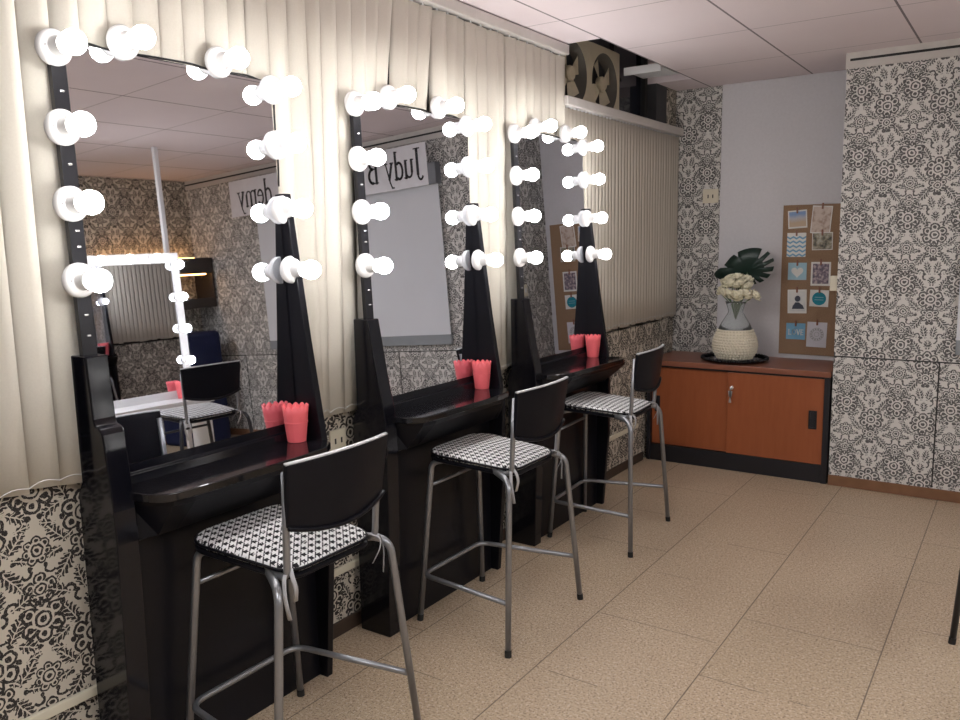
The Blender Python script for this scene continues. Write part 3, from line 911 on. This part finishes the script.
def picture_mat(name, c_list, scale, horiz=False):
    m, b, g = base_mat(name, c_list[0], .6)
    v, x, y, z = g.coords()
    n = g.noise(v, scale, 4)
    if horiz:
        n = g.m('ADD', g.mul(z, 8.5), g.add(.85, g.mul(n, .25)))
    cr = g.new('ShaderNodeValToRGB'); g.link(n, cr.inputs[0])
    e = cr.color_ramp.elements
    e[0].position = .25 if horiz else .36; e[1].position = .75 if horiz else .64
    e[0].color = c_list[0] + (1,); e[1].color = c_list[-1] + (1,)
    for i, c in enumerate(c_list[1:-1]):
        q = e.new(.38 + .24*(i+1)/(len(c_list)-1)); q.color = c + (1,)
    g.link(cr.outputs[0], b.inputs['Base Color'])
    return m
sky = picture_mat('photo_sky', [(.55, .42, .30), (.50, .50, .55), (.22, .34, .58)], 20, True)
sepia = picture_mat('photo_pale', [(.42, .30, .24), (.62, .52, .45), (.66, .56, .50)], 22)
grey_ph = picture_mat('photo_dim', [(.07, .07, .06), (.30, .27, .20), (.50, .48, .40)], 26)
purple = picture_mat('photo_plum', [(.09, .08, .11), (.26, .20, .25), (.52, .44, .42)], 45)
portrait = picture_mat('photo_portrait', [(.60, .62, .62), (.68, .69, .68), (.74, .74, .72)], 14)
dark_ink = varied('picture_ink', (.05, .06, .09), .7)

t, w, hh = card(.862, .992, 1.700, 1.828, -.06, paper, 'white-edged beach photo at the top left of the cork board', 'pinned_photo'); panel(t, -w+.008, w-.008, -hh+.012, -.010, sky)
t, w, hh = card(.864, .994, 1.497, 1.668, 0, paper, 'white card with blue chevron stripes in the left column of the cork board')
bm = BM()
for k in range(5):
    z = -.022 - k*.031
    for q in range(6):
        xa, xb = -w + 2*w*q/6, -w + 2*w*(q+1)/6
        za, zb_ = (z, z-.013) if q % 2 == 0 else (z-.013, z)
        A = [bm.verts.new((xa, -.0026, za)), bm.verts.new((xb, -.0026, zb_)), bm.verts.new((xb, -.0026, zb_-.013)), bm.verts.new((xa, -.0026, za-.013))]
        Bv = [bm.verts.new((v_.co.x, -.0018, v_.co.z)) for v_ in A]
        bm.faces.new(A); bm.faces.new(Bv[::-1])
        for i in range(4): bm.faces.new((A[i], A[(i+1) % 4], Bv[(i+1) % 4], Bv[i]))
finish('chevrons', bm, blue, t)
t, w, hh = card(.878, 1.006, 1.332, 1.455, 0, pale_blue, 'pale blue card with a white heart on the cork board')
bm = BM(); pts = []
for i in range(32):
    a = 2*PI*i/32
    pts.append((.0026*16*math.sin(a)**3, -.066 + .0026*(13*math.cos(a)-5*math.cos(2*a)-2*math.cos(3*a)-math.cos(4*a))))
prism(bm, pts, 'y', -.0028, -.0018); finish('heart', bm, paper, t)
t, w, hh = card(.880, 1.012, 1.090, 1.262, -.03, paper, 'white-edged portrait photo of a dark-haired person below the heart card', 'pinned_photo'); panel(t, -w+.010, w-.010, -hh+.014, -.012, portrait)
bm = BM(); prism(bm, [(.020*math.cos(2*PI*i/16)+.004, -.066+.022*math.sin(2*PI*i/16)) for i in range(16)], 'y', -.0032, -.0022)
prism(bm, [(-.036, -.140), (.050, -.140), (.040, -.115), (.012, -.092), (-.012, -.092), (-.030, -.118)], 'y', -.0032, -.0022); finish('figure', bm, dark_ink, t)
t, w, hh = card(.880, 1.012, .900, 1.018, .0, blue, 'blue card reading LOVE at the lower left of the cork board')
t, w, hh = t, w, hh
# lettering helper: strokes of given width as thin raised bars
def strokes(bm, segs, ox, oz, sc, wd, y0, y1, flip=1.0):
    for pts_ in segs:
        P_ = [Vector((ox + flip*p[0]*sc, 0, oz + p[1]*sc)) for p in pts_]
        wl = pts_[0][2] if len(pts_[0]) > 2 else wd
        for a, b_ in zip(P_, P_[1:]):
            d = (b_-a)
            if d.length < 1e-6: continue
            d.normalize(); nrm = Vector((-d.z, 0, d.x))*wl*sc/2; e = d*wl*sc*.3
            q = [a-e+nrm, b_+e+nrm, b_+e-nrm, a-e-nrm]
            A = [bm.verts.new((p.x, y0, p.z)) for p in q]; Bv = [bm.verts.new((p.x, y1, p.z)) for p in q]
            bm.faces.new(A); bm.faces.new(Bv[::-1])
            for i in range(4): bm.faces.new((A[i], A[(i+1) % 4], Bv[(i+1) % 4], Bv[i]))
def arc(cx, cy, rx, ry, a0, a1, n=12):
    return [(cx + rx*math.cos(math.radians(a0 + (a1-a0)*i/n)), cy + ry*math.sin(math.radians(a0 + (a1-a0)*i/n))) for i in range(n+1)]
G = {}
tk, tn = .13, .05
def W_(pts_, w_): return [(p[0], p[1], w_) for p in pts_]
G['L'] = ([W_([(.08, 1), (.08, 0)], .16), W_([(.08, .06), (.50, .06)], .12)], .58)
G['O'] = ([W_(arc(.32, .5, .27, .45, 0, 360, 20), .14)], .70)
G['V'] = ([W_([(.02, 1), (.28, 0)], .15), W_([(.28, 0), (.54, 1)], .13)], .60)
G['E'] = ([W_([(.08, 1), (.08, 0)], .16), W_([(.08, .06), (.48, .06)], .12), W_([(.08, .5), (.42, .5)], .12), W_([(.08, .94), (.48, .94)], .12)], .56)
def write(bm, text, ox, oz, sc, y0, y1, gap=.08, nar=1.0):
    for ch in text:
        if ch == ' ': ox += .35*sc*nar; continue
        sg, wd = G[ch]; strokes(bm, sg, ox, oz, sc, .1, y0, y1, nar); ox += (wd+gap)*sc*nar
    return ox
bm = BM(); write(bm, 'LOVE', -.050, -.085, .040, -.0028, -.0018); finish('lettering', bm, paper, t)
t, w, hh = card(1.032, 1.165, 1.660, 1.853, .07, paper, 'large pale photo at the top right of the cork board', 'pinned_photo'); panel(t, -w+.006, w-.006, -hh+.008, -.008, sepia)
t, w, hh = card(1.035, 1.172, 1.545, 1.668, -.02, paper, 'dim olive photo overlapping the pale photo above it on cork board', 'pinned_photo', .0035); panel(t, -w+.005, w-.005, -hh+.005, -.005, grey_ph)
t, w, hh = card(1.036, 1.168, 1.292, 1.460, 0, paper, 'white-framed plum photo in the right column of the cork board', 'pinned_photo'); panel(t, -w+.012, w-.012, -hh+.014, -.012, purple)
t, w, hh = card(1.036, 1.163, 1.143, 1.262, .02, paper, 'white card with a teal disc on the cork board')
bm = BM(); prism(bm, [(.047*math.cos(2*PI*i/32), -.062+.047*math.sin(2*PI*i/32)) for i in range(32)], 'y', -.0028, -.0018); dsc = finish('disc', bm, teal, t)
bm = BM(); box(bm, -.030, .030, -.0034, -.0027, -.072, -.069); box(bm, -.030, .030, -.0034, -.0027, -.054, -.051); finish('lines', bm, pale_blue, dsc)
t, w, hh = card(1.026, 1.161, .850, 1.031, .02, paper_grey, 'white card with a grey round ornament at the lower right of the cork board')
bm = BM()
for k in range(3):
    r1 = .046 - k*.015
    tube(bm, [(r1*math.cos(a), -.0022, -.088 + r1*math.sin(a)) for a in [2*PI*i/28 for i in range(29)]], .0035, 6, .3)
for k in range(14):
    a = 2*PI*k/14; box(bm, .038*math.cos(a)-.004, .038*math.cos(a)+.004, -.003, -.0018, -.088+.038*math.sin(a)-.004, -.088+.038*math.sin(a)+.004)
finish('ornament', bm, varied('ornament_grey', (.30, .31, .30), .7), t)

# ================================================================== REST OF THE ROOM (seen in the mirrors)
# projection screen on the far wall
ps = empty('projection_screen', 'wide grey-white projection screen on the far wall, seen in the middle mirror', 'screen', (3.11, YF-.001, .92))
bm = BM(); box(bm, -1.135, 1.20, -.075, 0, 1.37, 1.55); finish('housing', bm, varied('screen_case', (.16, .17, .19), .5), ps, bevel=.006)
bm = BM(); box(bm, -1.115, 1.18, -.030, -.022, .09, 1.37); finish('sheet', bm, varied('screen_sheet', (.66, .68, .72), .7, 0, .2, 3, .03), ps)
bm = BM(); box(bm, -1.115, 1.18, -.034, 0, 0, .09); finish('bottom_bar', bm, varied('screen_bar', (.24, .26, .28), .5), ps, bevel=.004)
# banner with serif lettering
G['J'] = ([W_([(.30, .96), (.30, .08)], .11), W_(arc(.16, .08, .14, .20, 0, -150, 8), .07), W_([(.14, .97), (.46, .97)], .045)], .50)
G['u'] = ([W_([(.10, .62), (.10, .20)], .10), W_(arc(.26, .20, .16, .18, 180, 330, 8), .07), W_([(.44, .62), (.44, .0)], .10), W_([(.0, .62), (.12, .62)], .045), W_([(.34, .62), (.46, .62)], .045), W_([(.44, .02), (.54, .02)], .045)], .56)
G['d'] = ([W_(arc(.24, .30, .19, .29, 60, 300, 14), .085), W_([(.42, .98), (.42, 0)], .10), W_([(.32, .97), (.44, .97)], .045), W_([(.42, .02), (.52, .02)], .045)], .54)
G['y'] = ([W_([(.08, .62), (.27, .06)], .10), W_([(.44, .62), (.24, -.06), (.14, -.26), (.04, -.26)], .055), W_([(.0, .62), (.18, .62)], .045), W_([(.34, .62), (.52, .62)], .045)], .52)
G['B'] = ([W_([(.14, .98), (.14, 0)], .11), W_([(.04, .98), (.34, .98)], .045), W_([(.04, .02), (.36, .02)], .045), W_([(.14, .53), (.34, .53)], .045), W_(arc(.32, .755, .20, .225, 90, -90, 10), .09), W_(arc(.34, .275, .24, .255, 90, -90, 10), .10)], .64)
G['e'] = ([W_(arc(.24, .30, .19, .29, 20, 320, 14), .08), W_([(.06, .36), (.42, .36)], .045)], .48)
G['m'] = ([W_([(.10, .62), (.10, 0)], .10), W_(arc(.26, .44, .16, .17, 170, 0, 8), .06), W_([(.42, .46), (.42, 0)], .10), W_(arc(.58, .44, .16, .17, 170, 0, 8), .06), W_([(.74, .46), (.74, 0)], .10), W_([(.0, .62), (.12, .62)], .045), W_([(.02, .02), (.18, .02)], .045), W_([(.34, .02), (.50, .02)], .045), W_([(.66, .02), (.82, .02)], .045)], .86)
bn = empty('banner', 'long white paper banner with black serif lettering above the projection screen', 'banner', (2.055, YF-.0765, 2.285))
bm = BM(); box(bm, 0, 2.545, -.002, 0, 0, .36); finish('sheet', bm, varied('banner_white', (.74, .74, .78), .7), bn)
bm = BM(); write(bm, 'Judy B', .045, .085, .240, -.004, -.0018, .03, .80)
write(bm, 'demy', 1.925, .085, .240, -.004, -.0018, .03, .84); finish('lettering', bm, varied('banner_ink', (.015, .015, .02), .6), bn)

# white vanity in the middle of the room, facing the left wall
wv = empty('white_vanity', 'white lamp-framed vanity seen in the nearest mirror', 'vanity', (3.70, 3.74, 0), math.radians(8))
W = M['white_paint']
bm = BM(); box(bm, .0, .03, -.43, .43, .70, 1.88); finish('back_board', bm, W, wv)
bm = BM(); box(bm, -.006, 0, -.37, .37, .76, 1.80); finish('mirror', bm, M['mirror'], wv)
bm = BM(); box(bm, -.016, 0, -.43, -.37, .70, 1.88); box(bm, -.016, 0, .37, .43, .70, 1.88); box(bm, -.016, 0, -.37, .37, 1.80, 1.88); box(bm, -.016, 0, -.37, .37, .70, .76)
finish('frame', bm, W, wv)
bm = BM(); box(bm, -.30, .03, -.45, .45, .66, .70); finish('counter', bm, W, wv, bevel=.004)
for q in (-.43, .40):
    bm = BM(); box(bm, -.26, .03, q, q+.03, 0, .66); finish('side_panel', bm, W, wv)
def lamp2(v, z):
    Mx = Matrix.Translation((-.014, v, z)) @ Matrix.Rotation(-PI/2, 4, 'Y')
    bm = BM(); lathe(bm, [(.040, 0), (.040, .01), (.024, .02), (.022, .045)], 20, Mx); hol = finish('lamp_holder', bm, M['porcelain'], wv, smooth=.7)
    bm = BM(); sphere(bm, Mx @ Vector((0, 0, .075)), .034, 16, 10); finish('bulb', bm, M['bulb'], hol, smooth=True)
for z in (1.78, 1.52, 1.26, 1.00): lamp2(-.40, z); lamp2(.40, z)
for v in (-.22, 0, .22): lamp2(v, 1.84)
cw = dup(cup0, (3.58, 4.02, .701), 0, 'pink scalloped cup on the white vanity counter')
bm = BM(); box(bm, -.018, .018, -.018, .018, 0, 2.758); o = finish('service_pole', bm, W, bevel=.004); o.location = (3.80, 4.19, 0)
tag(o, 'white square service pole from floor to ceiling behind the white vanity', 'pole')

# dark shelf unit with warm lit niches in the far right corner, and a navy cloth cover
su = empty('shelf_unit', 'dark wall shelf with warm lit papered niches, seen in the nearest mirror', 'shelf', (5.37, 5.02, 1.40))
dk = varied('shelf_dark', (.030, .024, .022), .5)
for z0, z1 in ((0, .10), (.36, .52)):
    bm = BM(); box(bm, -.30, .0, -.60, .58, z0, z1); finish('shelf_board', bm, dk, su)
bm = BM(); box(bm, -.30, 0, -.62, -.60, 0, .52); finish('side_panel', bm, dk, su)
bm = BM(); box(bm, -.30, 0, .58, .60, 0, .52); finish('side_panel', bm, dk, su)
warm = emit('warm_tube', (1.0, .50, .16), 9)
bm = BM(); box(bm, -.26, -.23, -.55, .53, .345, .358); finish('lamp_tube', bm, warm, su)
bm = BM(); box(bm, -.10, -.07, -.55, .53, .525, .538); finish('lamp_tube', bm, warm, su)
bm = BM(); box(bm, -.28, .28, -.22, .22, 0, 1.16)
o = finish('covered_rack', bm, varied('navy_cloth', (.012, .016, .05), .8, 0, .2, 8, .3), bevel=.05, seg=4); o.location = (5.08, 5.20, 0)
tag(o, 'low rack under a navy cloth below the lit shelf', 'rack')

# ceiling lights (the room's fluorescent fittings, out of the picture)
panel_light = emit('fluorescent_diffuser', (.975, .985, 1.0), 21.5)
def clight(x, y, label):
    t = empty('ceiling_light', label, 'ceiling light', (x, y, H-.0605), 0, 'fluorescent ceiling fittings')
    bm = BM(); box(bm, -.16, .16, -.62, .62, .03, .06); finish('tray', bm, W, t)
    bm = BM(); box(bm, -.14, .14, -.60, .60, 0, .03); finish('diffuser', bm, panel_light, t, bevel=.008)
clight(1.75, -.2, 'fluorescent ceiling fitting above the camera')
clight(3.60, 1.2, 'fluorescent ceiling fitting right of the camera')
clight(4.55, 2.6, 'fluorescent ceiling fitting near the right wall')

# ================================================================== WORLD, VIEW
w = bpy.data.worlds.new('night'); S.world = w; w.use_nodes = True
bgn = w.node_tree.nodes['Background']; bgn.inputs[0].default_value = (.02, .025, .05, 1); bgn.inputs[1].default_value = .4
S.view_settings.view_transform = 'Standard'; S.view_settings.look = 'None'
S.view_settings.exposure = 0.62; S.view_settings.gamma = 1.0; S.view_settings.use_curve_mapping = False
S.cycles.max_bounces = 10; S.cycles.glossy_bounces = 8; S.cycles.diffuse_bounces = 4
S.cycles.caustics_reflective = True; S.cycles.sample_clamp_indirect = 4.0
